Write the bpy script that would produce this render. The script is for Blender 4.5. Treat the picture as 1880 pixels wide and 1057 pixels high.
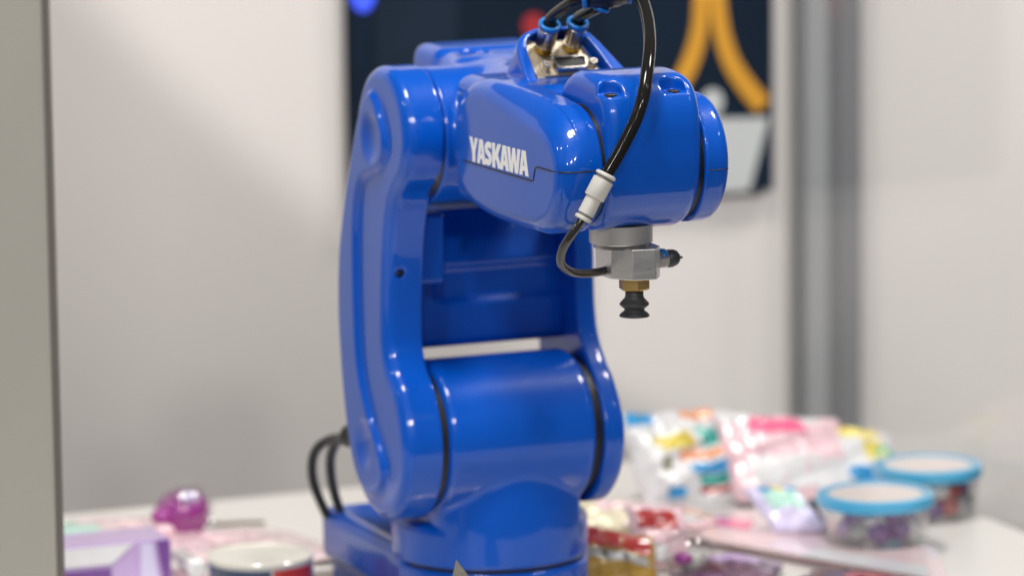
import bpy, bmesh, math, random
import numpy as np
from mathutils import Vector, Matrix
from mathutils.geometry import tessellate_polygon

for o in list(bpy.data.objects):
    bpy.data.objects.remove(o)
SC = bpy.context.scene
COL = SC.collection
MM = 0.001
TABLE_Z = -110.0            # table top, in robot millimetres (shoulder axis = 0); world z = (z+110)/1000


def W(p):
    """robot millimetres -> world metres (table top is z = 0)"""
    return Vector((p[0] * MM, p[1] * MM, (p[2] - TABLE_Z) * MM))


# ------------------------------------------------------------------ camera
cam = bpy.data.cameras.new('camera')
cam.lens = 172.34
cam.sensor_width = 36.0
cam.clip_start = 0.05
cam.clip_end = 60.0
cam_o = bpy.data.objects.new('camera', cam)
COL.objects.link(cam_o)
_v = Vector((0.3778, 0.9120, -0.1599)).normalized()
_r = Vector((0.9231, -0.3845, -0.0121))
_r = (_r - _v * _r.dot(_v)).normalized()
_u = _r.cross(_v).normalized()
_m = Matrix((( _r.x, _u.x, -_v.x), (_r.y, _u.y, -_v.y), (_r.z, _u.z, -_v.z))).to_4x4()
_m.translation = W((-936.9, -2400.8, 497.7))
cam_o.matrix_world = _m
cam.dof.use_dof = True
cam.dof.focus_distance = 2.415
cam.dof.aperture_fstop = 5.6
cam.dof.aperture_blades = 9
SC.camera = cam_o

# ------------------------------------------------------------------ world and lamps
world = bpy.data.worlds.new('World')
SC.world = world
world.use_nodes = True
bg = world.node_tree.nodes['Background']
bg.inputs['Color'].default_value = (0.86, 0.93, 1.0, 1)
bg.inputs['Strength'].default_value = 0.10


def lamp(name, loc, target, power, size, color=(1, 0.96, 0.9), shape='DISK', size_y=None):
    l = bpy.data.lights.new(name, 'AREA')
    l.energy = power
    l.color = color
    l.shape = shape
    l.size = size
    if size_y:
        l.size_y = size_y
    o = bpy.data.objects.new(name, l)
    COL.objects.link(o)
    o.location = loc
    o.rotation_euler = (Vector(target) - Vector(loc)).to_track_quat('-Z', 'Y').to_euler()
    return o


lamp('unseen_lamp', (-1.3, -3.2, 2.0), (0.05, 0.0, 0.2), 24, 0.26, (1, 0.965, 0.92))  # first three are unseen camera-side fill, added to brighten the front faces
lamp('unseen_lamp', (-0.2, -3.6, 2.2), (0.05, 0.0, 0.2), 24, 0.26, (1, 0.965, 0.92))
lamp('unseen_lamp', (-2.2, -2.4, 1.7), (0.05, 0.0, 0.2), 16, 0.26, (1, 0.965, 0.92))
lamp('unseen_lamp', (-0.5, -0.5, 2.3), (0.15, 0.15, 0.1), 42, 0.6, (1, 0.955, 0.90))
lamp('unseen_lamp', (1.4, -0.3, 2.4), (0.2, 0.2, 0.1), 32, 0.5, (1, 0.955, 0.90))
for k, (x, y, z, p) in enumerate([(-1.05, -0.95, 1.9, 1.3), (0.35, -1.3, 2.0, 1.3), 
                                  (-1.6, 0.1, 1.2, 1.4), (-1.5, -0.35, 1.5, 1.4), (1.3, -1.4, 1.6, 1.4)]):
    lamp('spot_lamp', (x, y, z), (0.1, 0.0, 0.2), p, 0.055, (1, 0.97, 0.93))
# added unseen spot; its beam edge imitates a diagonal shadow on the wall
ww = bpy.data.lights.new('shadow_edge_spot', 'SPOT')
ww.energy = 128
ww.color = (1, 0.97, 0.94)
ww.shadow_soft_size = 0.018
ww.spot_size = 2 * math.atan(1.3 / 2.0)
ww.spot_blend = 0.035
wo = bpy.data.objects.new('shadow_edge_spot', ww)
COL.objects.link(wo)
wc = Vector((0.086 + 0.903, 0.6, 0.091 + 0.110 + 0.93))
wo.location = wc + Vector((0, -2.0, 0))
wo.rotation_euler = (math.radians(90), 0, 0)

SC.view_settings.view_transform = 'Standard'
SC.view_settings.look = 'None'
SC.view_settings.exposure = 0.0
SC.view_settings.gamma = 1.0
SC.view_settings.use_curve_mapping = False
SC.cycles.use_denoising = True
SC.cycles.max_bounces = 10
SC.cycles.transparent_max_bounces = 12
SC.cycles.sample_clamp_indirect = 6.0
SC.cycles.caustics_reflective = False
SC.cycles.caustics_refractive = False


# ------------------------------------------------------------------ materials
def new_mat(name):
    m = bpy.data.materials.new(name)
    m.use_nodes = True
    nt = m.node_tree
    return m, nt, nt.nodes['Principled BSDF']


def mat(name, col, rough=0.4, metal=0.0, coat=0.0, var=0.0, scale=60.0, bump=0.0, bscale=300.0, spec=0.5, rvar=0.0, trans=0.0,
        stretch=(1, 1, 1), sheen=0.0):
    m, nt, b = new_mat(name)
    b.inputs['Base Color'].default_value = (*col, 1)
    b.inputs['Roughness'].default_value = rough
    b.inputs['Metallic'].default_value = metal
    b.inputs['Coat Weight'].default_value = coat
    b.inputs['Coat Roughness'].default_value = 0.04
    b.inputs['Specular IOR Level'].default_value = spec
    b.inputs['Transmission Weight'].default_value = trans
    if var or bump or rvar:
        tc = nt.nodes.new('ShaderNodeTexCoord')
        mp = nt.nodes.new('ShaderNodeMapping')
        mp.inputs['Scale'].default_value = stretch
        nt.links.new(tc.outputs['Object'], mp.inputs['Vector'])
        if var or rvar:
            n = nt.nodes.new('ShaderNodeTexNoise')
            n.inputs['Scale'].default_value = scale
            n.inputs['Detail'].default_value = 5
            nt.links.new(mp.outputs['Vector'], n.inputs['Vector'])
        if var:
            mx = nt.nodes.new('ShaderNodeMix')
            mx.data_type = 'RGBA'
            mx.inputs['A'].default_value = (*[c * (1 - var) for c in col], 1)
            mx.inputs['B'].default_value = (*[min(1, c * (1 + var)) for c in col], 1)
            nt.links.new(n.outputs['Fac'], mx.inputs['Factor'])
            nt.links.new(mx.outputs['Result'], b.inputs['Base Color'])
        if rvar:
            mr = nt.nodes.new('ShaderNodeMapRange')
            mr.inputs['To Min'].default_value = max(0.02, rough - rvar)
            mr.inputs['To Max'].default_value = rough + rvar
            nt.links.new(n.outputs['Fac'], mr.inputs['Value'])
            nt.links.new(mr.outputs['Result'], b.inputs['Roughness'])
        if bump:
            n2 = nt.nodes.new('ShaderNodeTexNoise')
            n2.inputs['Scale'].default_value = bscale
            n2.inputs['Detail'].default_value = 3
            nt.links.new(mp.outputs['Vector'], n2.inputs['Vector'])
            bp = nt.nodes.new('ShaderNodeBump')
            bp.inputs['Strength'].default_value = bump
            bp.inputs['Distance'].default_value = 0.001
            nt.links.new(n2.outputs['Fac'], bp.inputs['Height'])
            nt.links.new(bp.outputs['Normal'], b.inputs['Normal'])
    return m


M = {}
M['blue'] = mat('glossy_blue_paint', (0.0, 0.082, 0.50), 0.36, coat=0.8, var=0.05, scale=25, spec=0.15, bump=0.035, bscale=420)


def handled_paint(m):
    """faint handling smears and dust in the clear coat, and a slow waviness of the moulded shell"""
    nt = m.node_tree
    b = nt.nodes['Principled BSDF']
    tc = nt.nodes.new('ShaderNodeTexCoord')
    n = nt.nodes.new('ShaderNodeTexNoise')
    n.inputs['Scale'].default_value = 34
    n.inputs['Detail'].default_value = 7
    n.inputs['Roughness'].default_value = 0.7
    nt.links.new(tc.outputs['Object'], n.inputs['Vector'])
    r = nt.nodes.new('ShaderNodeMapRange')
    r.inputs['From Min'].default_value = 0.42
    r.inputs['From Max'].default_value = 0.78
    r.inputs['To Min'].default_value = 0.025
    r.inputs['To Max'].default_value = 0.16
    nt.links.new(n.outputs['Fac'], r.inputs['Value'])
    nt.links.new(r.outputs['Result'], b.inputs['Coat Roughness'])
    w = nt.nodes.new('ShaderNodeTexNoise')
    w.inputs['Scale'].default_value = 55
    w.inputs['Detail'].default_value = 1
    nt.links.new(tc.outputs['Object'], w.inputs['Vector'])
    bp = nt.nodes.new('ShaderNodeBump')
    bp.inputs['Strength'].default_value = 0.10
    bp.inputs['Distance'].default_value = 0.001
    nt.links.new(w.outputs['Fac'], bp.inputs['Height'])
    nt.links.new(bp.outputs['Normal'], b.inputs['Coat Normal'])
    # sparse dust specks
    v = nt.nodes.new('ShaderNodeTexVoronoi')
    v.inputs['Scale'].default_value = 260
    nt.links.new(tc.outputs['Object'], v.inputs['Vector'])
    lt = nt.nodes.new('ShaderNodeMath')
    lt.operation = 'LESS_THAN'
    lt.inputs[1].default_value = 0.055
    nt.links.new(v.outputs['Distance'], lt.inputs[0])
    mu = nt.nodes.new('ShaderNodeMath')
    mu.operation = 'MULTIPLY'
    mu.inputs[1].default_value = 0.22
    nt.links.new(lt.outputs[0], mu.inputs[0])
    src = b.inputs['Base Color'].links[0].from_socket
    mx_ = nt.nodes.new('ShaderNodeMix')
    mx_.data_type = 'RGBA'
    mx_.inputs['B'].default_value = (0.45, 0.47, 0.5, 1)
    nt.links.new(mu.outputs[0], mx_.inputs['Factor'])
    nt.links.new(src, mx_.inputs['A'])
    nt.links.new(mx_.outputs['Result'], b.inputs['Base Color'])


handled_paint(M['blue'])
M['seam'] = mat('dark_seam', (0.003, 0.006, 0.02), 0.5)
M['black'] = mat('black_rubber_seal', (0.006, 0.006, 0.007), 0.45, rvar=0.1)
M['white_print'] = mat('white_lettering', (0.86, 0.86, 0.84), 0.45)
M['nickel'] = mat('nickel_plate', (0.44, 0.39, 0.31), 0.42, 1.0, var=0.12, scale=90, rvar=0.08, bump=0.04, bscale=700)
M['chrome'] = mat('bright_nickel', (0.50, 0.47, 0.43), 0.24, 1.0, rvar=0.05, scale=200)
M['steel_dark'] = mat('brushed_fitting_metal', (0.40, 0.38, 0.36), 0.30, 1.0, rvar=0.08, scale=200)
M['alu'] = mat('machined_aluminium', (0.68, 0.67, 0.66), 0.38, 0.9, var=0.06, scale=140, rvar=0.08, bump=0.10, bscale=900, stretch=(1, 1, 5))
M['flange'] = mat('turned_flange_metal', (0.62, 0.60, 0.57), 0.44, 0.8, var=0.06, scale=200, rvar=0.06, bump=0.08, bscale=900, stretch=(1, 1, 8))
M['brass'] = mat('brass', (0.70, 0.46, 0.17), 0.36, 0.9, var=0.10, scale=150, rvar=0.06, bump=0.05, bscale=600)
M['brass_dark'] = mat('tarnished_brass', (0.55, 0.34, 0.06), 0.25, 1.0, var=0.12, scale=150)
M['rubber'] = mat('grey_black_rubber', (0.032, 0.034, 0.038), 0.5, var=0.15, scale=120, bump=0.05, bscale=600)
M['hose'] = mat('black_polyurethane_hose', (0.012, 0.011, 0.010), 0.10, spec=0.30)
M['hose_thin'] = mat('smoke_black_tube', (0.026, 0.023, 0.021), 0.20, coat=0.3)
M['cable'] = mat('black_cable_jacket', (0.010, 0.011, 0.010), 0.32)
M['ring'] = mat('blue_release_ring', (0.004, 0.17, 0.53), 0.35)
M['union'] = mat('black_union_plastic', (0.010, 0.011, 0.014), 0.28)
M['ivory'] = mat('ivory_coupling_plastic', (0.60, 0.585, 0.545), 0.38, var=0.03, scale=80)
M['ivory_dark'] = mat('grey_coupling_groove', (0.20, 0.19, 0.165), 0.4)
M['screw'] = mat('dark_screw', (0.10, 0.085, 0.07), 0.35, 0.8)
M['plug'] = mat('dark_plug', (0.018, 0.016, 0.022), 0.45)
M['socket'] = mat('black_socket', (0.012, 0.014, 0.014), 0.5)
M['pin'] = mat('socket_hole', (0.001, 0.001, 0.001), 0.6)
M['steel'] = mat('brushed_sheet_steel', (0.46, 0.43, 0.38), 0.33, 1.0, var=0.08, scale=100, rvar=0.08, bump=0.06, bscale=600, stretch=(1, 1, 6))

# ------------------------------------------------------------------ mesh helpers
BASE = {}


def empty(name, base, label, cat, group=None):
    o = bpy.data.objects.new(name, None)
    COL.objects.link(o)
    o.location = W(base)
    o.empty_display_size = 0.02
    BASE[o.name] = W(base)
    o['label'] = label
    o['category'] = cat
    if group:
        o['group'] = group
    return o


def tag(o, label=None, cat=None, group=None, kind=None):
    if label: o['label'] = label
    if cat: o['category'] = cat
    if group: o['group'] = group
    if kind: o['kind'] = kind
    return o


def link(name, me, m, parent=None, base=None, smooth=True):
    """me: mesh with world-space vertices; re-based on its thing's origin"""
    o = bpy.data.objects.new(name, me)
    COL.objects.link(o)
    if parent is not None:
        b = BASE[parent.name]
        o.parent = parent
        me.transform(Matrix.Translation(-b))
        BASE[o.name] = b
    elif base is not None:
        b = W(base)
        me.transform(Matrix.Translation(-b))
        o.location = b
        BASE[o.name] = b
    else:
        BASE[o.name] = Vector((0, 0, 0))
    if m is not None:
        me.materials.append(m)
    if smooth:
        me.polygons.foreach_set('use_smooth', [True] * len(me.polygons))
    me.update()
    return o


def mesh_np(name, v_mm, f):
    me = bpy.data.meshes.new(name)
    v = np.asarray(v_mm, float).copy()
    v[:, 2] -= TABLE_Z
    v *= MM
    me.from_pydata(v.tolist(), [], [tuple(int(i) for i in q) for q in f])
    return me


def quads_mesh(name, v_mm, q):
    me = bpy.data.meshes.new(name)
    v = np.asarray(v_mm, float).copy()
    v[:, 2] -= TABLE_Z
    v *= MM
    n, k = len(v), len(q)
    me.vertices.add(n)
    me.vertices.foreach_set('co', v.astype(np.float32).ravel())
    me.loops.add(k * 4)
    me.polygons.add(k)
    me.loops.foreach_set('vertex_index', q.astype(np.int32).ravel())
    me.polygons.foreach_set('loop_start', np.arange(0, k * 4, 4, dtype=np.int32))
    me.polygons.foreach_set('loop_total', np.full(k, 4, dtype=np.int32))
    me.update(calc_edges=True)
    me.validate()
    return me


def sdf_mesh(name, f, lo, hi, h, newton=3):
    """naive surface nets on a signed distance function, vertices then pulled on to the exact surface"""
    ax = [np.arange(lo[i] - h, hi[i] + 1.5 * h, h) for i in range(3)]
    nx, ny, nz = [len(a) for a in ax]
    F = np.empty((nx, ny, nz))
    gy, gz = np.meshgrid(ax[1], ax[2], indexing='ij')
    for i in range(0, nx, 8):
        xs = ax[0][i:i + 8]
        P = np.empty((len(xs), ny, nz, 3))
        P[..., 0] = xs[:, None, None]
        P[..., 1] = gy
        P[..., 2] = gz
        F[i:i + 8] = f(P.reshape(-1, 3)).reshape(len(xs), ny, nz)
    S = F < 0
    cs = [S[a:nx - 1 + a, b:ny - 1 + b, c:nz - 1 + c] for a in (0, 1) for b in (0, 1) for c in (0, 1)]
    tot = sum(c.astype(np.int8) for c in cs)
    act = (tot > 0) & (tot < 8)
    idx = -np.ones(act.shape, np.int64)
    ii = np.argwhere(act)
    idx[act] = np.arange(len(ii))
    acc = np.zeros((len(ii), 3))
    cnt = np.zeros(len(ii))
    corners = [(a, b, c) for a in (0, 1) for b in (0, 1) for c in (0, 1)]
    for p in corners:
        for d in range(3):
            if p[d] == 1:
                continue
            q = list(p)
            q[d] = 1
            fp = F[ii[:, 0] + p[0], ii[:, 1] + p[1], ii[:, 2] + p[2]]
            fq = F[ii[:, 0] + q[0], ii[:, 1] + q[1], ii[:, 2] + q[2]]
            m = (fp < 0) != (fq < 0)
            t = np.where(m, fp / np.where(m, fp - fq, 1), 0)
            for e in range(3):
                acc[:, e] += np.where(m, p[e] + (t if e == d else 0), 0)
            cnt += m
    V = acc / cnt[:, None] + ii
    V = V * h + np.array([a[0] for a in ax])
    e = 0.02
    for _ in range(newton):
        d = f(V)
        g = np.stack([(f(V + np.eye(3)[k] * e) - f(V - np.eye(3)[k] * e)) / (2 * e) for k in range(3)], -1)
        g2 = np.maximum((g * g).sum(-1), 0.2)
        step = (d / g2)[:, None] * g
        ln = np.linalg.norm(step, axis=1, keepdims=True)
        V = V - step * np.minimum(1, 0.5 * h / np.maximum(ln, 1e-9))
    Q = []
    for d in range(3):
        o1, o2 = [(1, 2), (2, 0), (0, 1)][d]
        sl0 = [slice(None)] * 3
        sl1 = [slice(None)] * 3
        sl0[d] = slice(0, -1)
        sl1[d] = slice(1, None)
        A = S[tuple(sl0)]
        B = S[tuple(sl1)]
        for flip in (False, True):
            e_i = np.argwhere((~A & B) if flip else (A & ~B))
            e_i = e_i[(e_i[:, o1] > 0) & (e_i[:, o2] > 0) & (e_i[:, o1] < F.shape[o1] - 1) & (e_i[:, o2] < F.shape[o2] - 1)]
            if not len(e_i):
                continue
            ring = []
            for (da, db) in ((-1, -1), (0, -1), (0, 0), (-1, 0)):
                c = e_i.copy()
                c[:, o1] += da
                c[:, o2] += db
                ring.append(idx[c[:, 0], c[:, 1], c[:, 2]])
            q = np.stack(ring, -1)
            if flip:
                q = q[:, ::-1]
            Q.append(q)
    return quads_mesh(name, V, np.concatenate(Q))


# 2-D / 3-D distance helpers (forward of the robot is -y; u = -y)
def spline(pts, n=8, closed=True):
    p = np.array(pts, float)
    out = []
    N = len(p)
    for i in range(N if closed else N - 1):
        if closed:
            a, b, c, d = p[(i - 1) % N], p[i], p[(i + 1) % N], p[(i + 2) % N]
        else:
            a, b, c, d = p[max(i - 1, 0)], p[i], p[i + 1], p[min(i + 2, N - 1)]
        for k in range(n):
            t = k / n
            out.append(0.5 * ((2 * b) + (-a + c) * t + (2 * a - 5 * b + 4 * c - d) * t * t + (-a + 3 * b - 3 * c + d) * t ** 3))
    if not closed:
        out.append(p[-1])
    return np.array(out)


def poly_sd(a, b, poly):
    """signed distance in the plane to a closed polygon"""
    d = np.full(a.shape, 1e9)
    s = np.ones(a.shape)
    n = len(poly)
    for i in range(n):
        x0, y0 = poly[i]
        x1, y1 = poly[i - 1]
        ex, ey = x1 - x0, y1 - y0
        wx, wy = a - x0, b - y0
        t = np.clip((wx * ex + wy * ey) / (ex * ex + ey * ey + 1e-12), 0, 1)
        d = np.minimum(d, (wx - ex * t) ** 2 + (wy - ey * t) ** 2)
        c1, c2, c3 = b >= y0, b < y1, ex * wy > ey * wx
        s = np.where((c1 & c2 & c3) | (~c1 & ~c2 & ~c3), -s, s)
    return s * np.sqrt(d)


def poly_field(poly, pad=14, h=0.5):
    """the same, tabulated with bilinear lookup (fast for many samples)"""
    poly = np.asarray(poly)
    lo = poly.min(0) - pad
    hi = poly.max(0) + pad
    xa = np.arange(lo[0], hi[0] + h, h)
    ya = np.arange(lo[1], hi[1] + h, h)
    gx, gy = np.meshgrid(xa, ya, indexing='ij')
    T = poly_sd(gx, gy, poly)

    def look(a, b):
        fa = np.clip((a - lo[0]) / h, 0, len(xa) - 1.001)
        fb = np.clip((b - lo[1]) / h, 0, len(ya) - 1.001)
        i = fa.astype(int)
        j = fb.astype(int)
        s, t = fa - i, fb - j
        return T[i, j] * (1 - s) * (1 - t) + T[i + 1, j] * s * (1 - t) + T[i, j + 1] * (1 - s) * t + T[i + 1, j + 1] * s * t
    return look


def ext(d2, x, x0, x1, r0, r1=None):
    """extrude a 2-D field along x with edge radii r0 (at x0) and r1 (at x1)"""
    if r1 is None:
        r1 = r0
    xc, hx = (x0 + x1) / 2, (x1 - x0) / 2
    r = np.where(x < xc, r0, r1)
    w = np.abs(x - xc) - hx
    q0, q1 = d2 + r, w + r
    return np.minimum(np.maximum(q0, q1), 0) + np.hypot(np.maximum(q0, 0), np.maximum(q1, 0)) - r


def smin(a, b, k):
    h = np.maximum(k - np.abs(a - b), 0) / k
    return np.minimum(a, b) - h * h * k * 0.25


def smax(a, b, k):
    return -smin(-a, -b, k)


def rbox(P, c, hs, r):
    q = np.abs(P - np.array(c)) - np.array(hs) + r
    return np.linalg.norm(np.maximum(q, 0), axis=-1) + np.minimum(q.max(-1), 0) - r


def seg_dist(P, a, b):
    a, b = np.array(a, float), np.array(b, float)
    t = np.clip(((P - a) @ (b - a)) / ((b - a) @ (b - a)), 0, 1)
    return np.linalg.norm(P - a - t[:, None] * (b - a), axis=-1)


def tube_mesh(name, pts, r, sides=20, n=8, caps=True, radii=None):
    """swept round tube through points (mm)"""
    c = spline(pts, n, closed=False) if n > 1 else np.array(pts, float)
    N = len(c)
    rr = np.full(N, r) if radii is None else np.interp(np.linspace(0, 1, N), np.linspace(0, 1, len(radii)), radii)
    T = np.gradient(c, axis=0)
    T /= np.linalg.norm(T, axis=1, keepdims=True)
    nrm = np.cross(T[0], [0.3, 0.2, 1.0])
    nrm /= np.linalg.norm(nrm)
    V = []
    th = np.linspace(0, 2 * np.pi, sides, endpoint=False)
    for i in range(N):
        nrm = nrm - T[i] * (nrm @ T[i])
        nrm /= np.linalg.norm(nrm)
        bn = np.cross(T[i], nrm)
        V.append(c[i] + rr[i] * (np.cos(th)[:, None] * nrm + np.sin(th)[:, None] * bn))
    V = np.concatenate(V)
    F = []
    for i in range(N - 1):
        for j in range(sides):
            k = (j + 1) % sides
            F.append((i * sides + j, i * sides + k, (i + 1) * sides + k, (i + 1) * sides + j))
    if caps:
        F.append(tuple(range(sides - 1, -1, -1)))
        F.append(tuple((N - 1) * sides + j for j in range(sides)))
    return mesh_np(name, V, F)


def frame_of(axis):
    a = np.array(axis, float)
    a /= np.linalg.norm(a)
    x = np.cross(a, [0, 1, 0.01])
    x /= np.linalg.norm(x)
    return x, np.cross(a, x), a


def lathe_mesh(name, origin, axis, prof, sides=48, rot=0.0):
    """revolve profile [(radius, height)] about an axis; hard corners are doubled by the caller with close points"""
    x, y, a = frame_of(axis)
    o = np.array(origin, float)
    th = np.linspace(0, 2 * np.pi, sides, endpoint=False) + rot
    V, F = [], []
    for (r, h) in prof:
        V.append(o + a * h + r * (np.cos(th)[:, None] * x + np.sin(th)[:, None] * y))
    V = np.concatenate(V)
    n = len(prof)
    for i in range(n - 1):
        for j in range(sides):
            k = (j + 1) % sides
            F.append((i * sides + j, i * sides + k, (i + 1) * sides + k, (i + 1) * sides + j))
    F.append(tuple(range(sides - 1, -1, -1)))
    F.append(tuple((n - 1) * sides + j for j in range(sides)))
    return mesh_np(name, V, F)


def sharp(o, ang=35):
    """mark hard edges so that turned and milled parts keep their corners"""
    me = o.data
    bm = bmesh.new()
    bm.from_mesh(me)
    bmesh.ops.recalc_face_normals(bm, faces=bm.faces)
    for e in bm.edges:
        if len(e.link_faces) == 2 and e.calc_face_angle(0) > math.radians(ang):
            e.smooth = False
    bm.to_mesh(me)
    bm.free()
    return o


def prism_mesh(name, pts, vec, bev=0.0, seg=2):
    """solid from a planar polygon of 3-D points (mm) pushed along vec, edges bevelled"""
    bm = bmesh.new()
    vs = [bm.verts.new(W(p)) for p in pts]
    f = bm.faces.new(vs)
    r = bmesh.ops.extrude_face_region(bm, geom=[f])
    d = Vector(vec) * MM
    bmesh.ops.translate(bm, verts=[g for g in r['geom'] if isinstance(g, bmesh.types.BMVert)], vec=d)
    bmesh.ops.recalc_face_normals(bm, faces=bm.faces)
    if bev:
        bmesh.ops.bevel(bm, geom=list(bm.edges), offset=bev * MM, segments=seg, profile=0.5, affect='EDGES')
    me = bpy.data.meshes.new(name)
    bm.to_mesh(me)
    bm.free()
    return me


def box_mesh(name, lo, hi, bev=0.0, seg=2, rotz=0.0, pivot=None):
    me = prism_mesh(name, [(lo[0], lo[1], lo[2]), (hi[0], lo[1], lo[2]), (hi[0], hi[1], lo[2]), (lo[0], hi[1], lo[2])],
                    (0, 0, hi[2] - lo[2]), bev, seg)
    if rotz:
        pv = W(pivot if pivot else ((lo[0] + hi[0]) / 2, (lo[1] + hi[1]) / 2, lo[2]))
        me.transform(Matrix.Translation(pv) @ Matrix.Rotation(math.radians(rotz), 4, 'Z') @ Matrix.Translation(-pv))
    return me


# ------------------------------------------------------------------ the setting: wall and table, posts and pane of the case
M['wall'] = mat('off_white_wall', (0.545, 0.52, 0.503), 0.7, var=0.03, scale=2.5)
M['table'] = mat('white_laminate', (0.68, 0.665, 0.64), 0.33, var=0.02, scale=12)
M['post'] = mat('anodised_profile', (0.29, 0.30, 0.31), 0.42, 0.2, var=0.05, scale=30)
M['post_front'] = mat('painted_post', (0.50, 0.485, 0.435), 0.5, 0.0, var=0.04, scale=14)
M['gasket'] = mat('grey_gasket', (0.19, 0.17, 0.155), 0.6)
M['post_slot'] = mat('slot_insert', (0.12, 0.125, 0.13), 0.5)
M['post_slot2'] = mat('cover_strip', (0.17, 0.175, 0.185), 0.45, 0.2)
M['screen'] = mat('dark_navy_print', (0.0045, 0.011, 0.023), 0.8, var=0.5, scale=9, spec=0.1)
M['orange'] = mat('orange_print', (0.46, 0.215, 0.008), 0.7, var=0.12, scale=30)
M['grey_print'] = mat('pale_grey_print', (0.40, 0.42, 0.42), 0.6, var=0.06, scale=20)
M['blue_glow'] = mat('vivid_blue_glow', (0.03, 0.07, 0.75), 0.6)
_b = M['blue_glow'].node_tree.nodes['Principled BSDF']
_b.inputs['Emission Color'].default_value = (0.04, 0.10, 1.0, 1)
_b.inputs['Emission Strength'].default_value = 0.45  # weak emission imitates the glow of a reflected light
M['red_glow'] = mat('red_glow', (0.26, 0.006, 0.012), 0.7)
M['plum_print'] = mat('plum_print', (0.022, 0.012, 0.026), 0.7, spec=0.2)
M['slate_print'] = mat('slate_print', (0.009, 0.017, 0.031), 0.8, var=0.4, scale=20, spec=0.1)

tag(link('wall', box_mesh('wall', (-1900, 600, -900), (2200, 640, 560)), M['wall'], smooth=False), kind='structure')
t = link('table', box_mesh('table', (-760, -420, TABLE_Z - 26), (425, 397, TABLE_Z), 2.0), M['table'], base=(0, 0, TABLE_Z - 26), smooth=False)
tag(t, 'white table top that the robot and the toys stand on', 'table')


def profile_post(name, x0, x1, y0, y1, label, m, slot_w=9, slot_d=7, slots=('f', 'l', 'r', 'b')):
    """square extruded profile with an open slot down each face"""
    xc, yc = (x0 + x1) / 2, (y0 + y1) / 2
    h = slot_w / 2
    f, r, b, l = ['f' in slots, 'r' in slots, 'b' in slots, 'l' in slots]
    P = [(x0, y0)]
    if f: P += [(xc - h, y0), (xc - h, y0 + slot_d), (xc + h, y0 + slot_d), (xc + h, y0)]
    P += [(x1, y0)]
    if r: P += [(x1, yc - h), (x1 - slot_d, yc - h), (x1 - slot_d, yc + h), (x1, yc + h)]
    P += [(x1, y1)]
    if b: P += [(xc + h, y1), (xc + h, y1 - slot_d), (xc - h, y1 - slot_d), (xc - h, y1)]
    P += [(x0, y1)]
    if l: P += [(x0, yc + h), (x0 + slot_d, yc + h), (x0 + slot_d, yc - h), (x0, yc - h)]
    e = empty(name, (xc, yc, -800), label, 'post')
    link('profile', prism_mesh('profile', [(a, c, -800) for a, c in P], (0, 0, 1700), 0.8, 2), m, e, smooth=False)
    return e


bp = profile_post('case_post', 515, 557, 578, 599, 'grey slotted metal post against the wall, right of the dark screen', M['post'], slot_w=8, slot_d=5, slots=('f', 'l'))
link('cover_strip', box_mesh('cover_strip', (541.2, 576.8, -790), (556.6, 577.95, 880)), M['post_slot2'], bp, smooth=False)
link('slot_insert', box_mesh('slot_insert', (532.2, 580.5, -790), (539.8, 582.9, 880)), M['post_slot'], bp, smooth=False)
fp = empty('case_post', (-317, -280, -800), 'beige grey post close to the camera at the left edge', 'post')
link('profile', box_mesh('profile', (-352, -302, -800), (-292.6, -245, 900), 3.0, 3), M['post_front'], fp, smooth=False)
link('gasket', box_mesh('gasket', (-292.5, -300, -800), (-289, -270, 900), 0.8), M['gasket'], fp, smooth=False)

gm, nt, b_ = new_mat('clear_acrylic')
nt.nodes.remove(b_)
tr = nt.nodes.new('ShaderNodeBsdfTransparent')
tr.inputs['Color'].default_value = (0.995, 0.995, 0.995, 1)
gl = nt.nodes.new('ShaderNodeBsdfGlossy')
gl.inputs['Roughness'].default_value = 0.06
lw = nt.nodes.new('ShaderNodeLayerWeight')
lw.inputs['Blend'].default_value = 0.5
pw = nt.nodes.new('ShaderNodeMath')
pw.operation = 'POWER'
pw.inputs[1].default_value = 5.0
nt.links.new(lw.outputs['Facing'], pw.inputs[0])
fr = nt.nodes.new('ShaderNodeMath')
fr.operation = 'MULTIPLY_ADD'
fr.inputs[1].default_value = 0.8
fr.inputs[2].default_value = 0.03
nt.links.new(pw.outputs[0], fr.inputs[0])
mx = nt.nodes.new('ShaderNodeMixShader')
nt.links.new(fr.outputs[0], mx.inputs['Fac'])
nt.links.new(tr.outputs['BSDF'], mx.inputs[1])
nt.links.new(gl.outputs['BSDF'], mx.inputs[2])
nt.links.new(mx.outputs['Shader'], nt.nodes['Material Output'].inputs['Surface'])
M['acrylic'] = gm
tag(link('glass_pane', box_mesh('glass_pane', (428, -330, TABLE_Z - 20), (432, 404, 640)), M['acrylic'], base=(430, 40, TABLE_Z - 20), smooth=False),
    'clear side pane of the display case along the right table edge', 'glass pane')

scr = empty('display_screen', (340, 592, 25), 'dark navy display with orange flaring stripes hung on the white wall', 'screen')
link('screen_panel', box_mesh('screen_panel', (188.5, 588, 27), (495.5, 599, 330), 1.0), M['screen'], scr, smooth=False)


def print_poly(name, pts, m, parent, y=587.6, th=0.5):
    return link(name, prism_mesh(name, [(a, y, c) for a, c in pts], (0, -th, 0)), m, parent, smooth=False)


def stripe(pts, w0, w1):
    c = spline(pts, 8, closed=False)
    T = np.gradient(c, axis=0)
    T /= np.linalg.norm(T, axis=1, keepdims=True)
    N = np.stack([-T[:, 1], T[:, 0]], -1)
    w = np.linspace(w0, w1, len(c))[:, None] / 2
    return list(map(tuple, np.concatenate([c + N * w, (c - N * w)[::-1]])))


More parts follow.
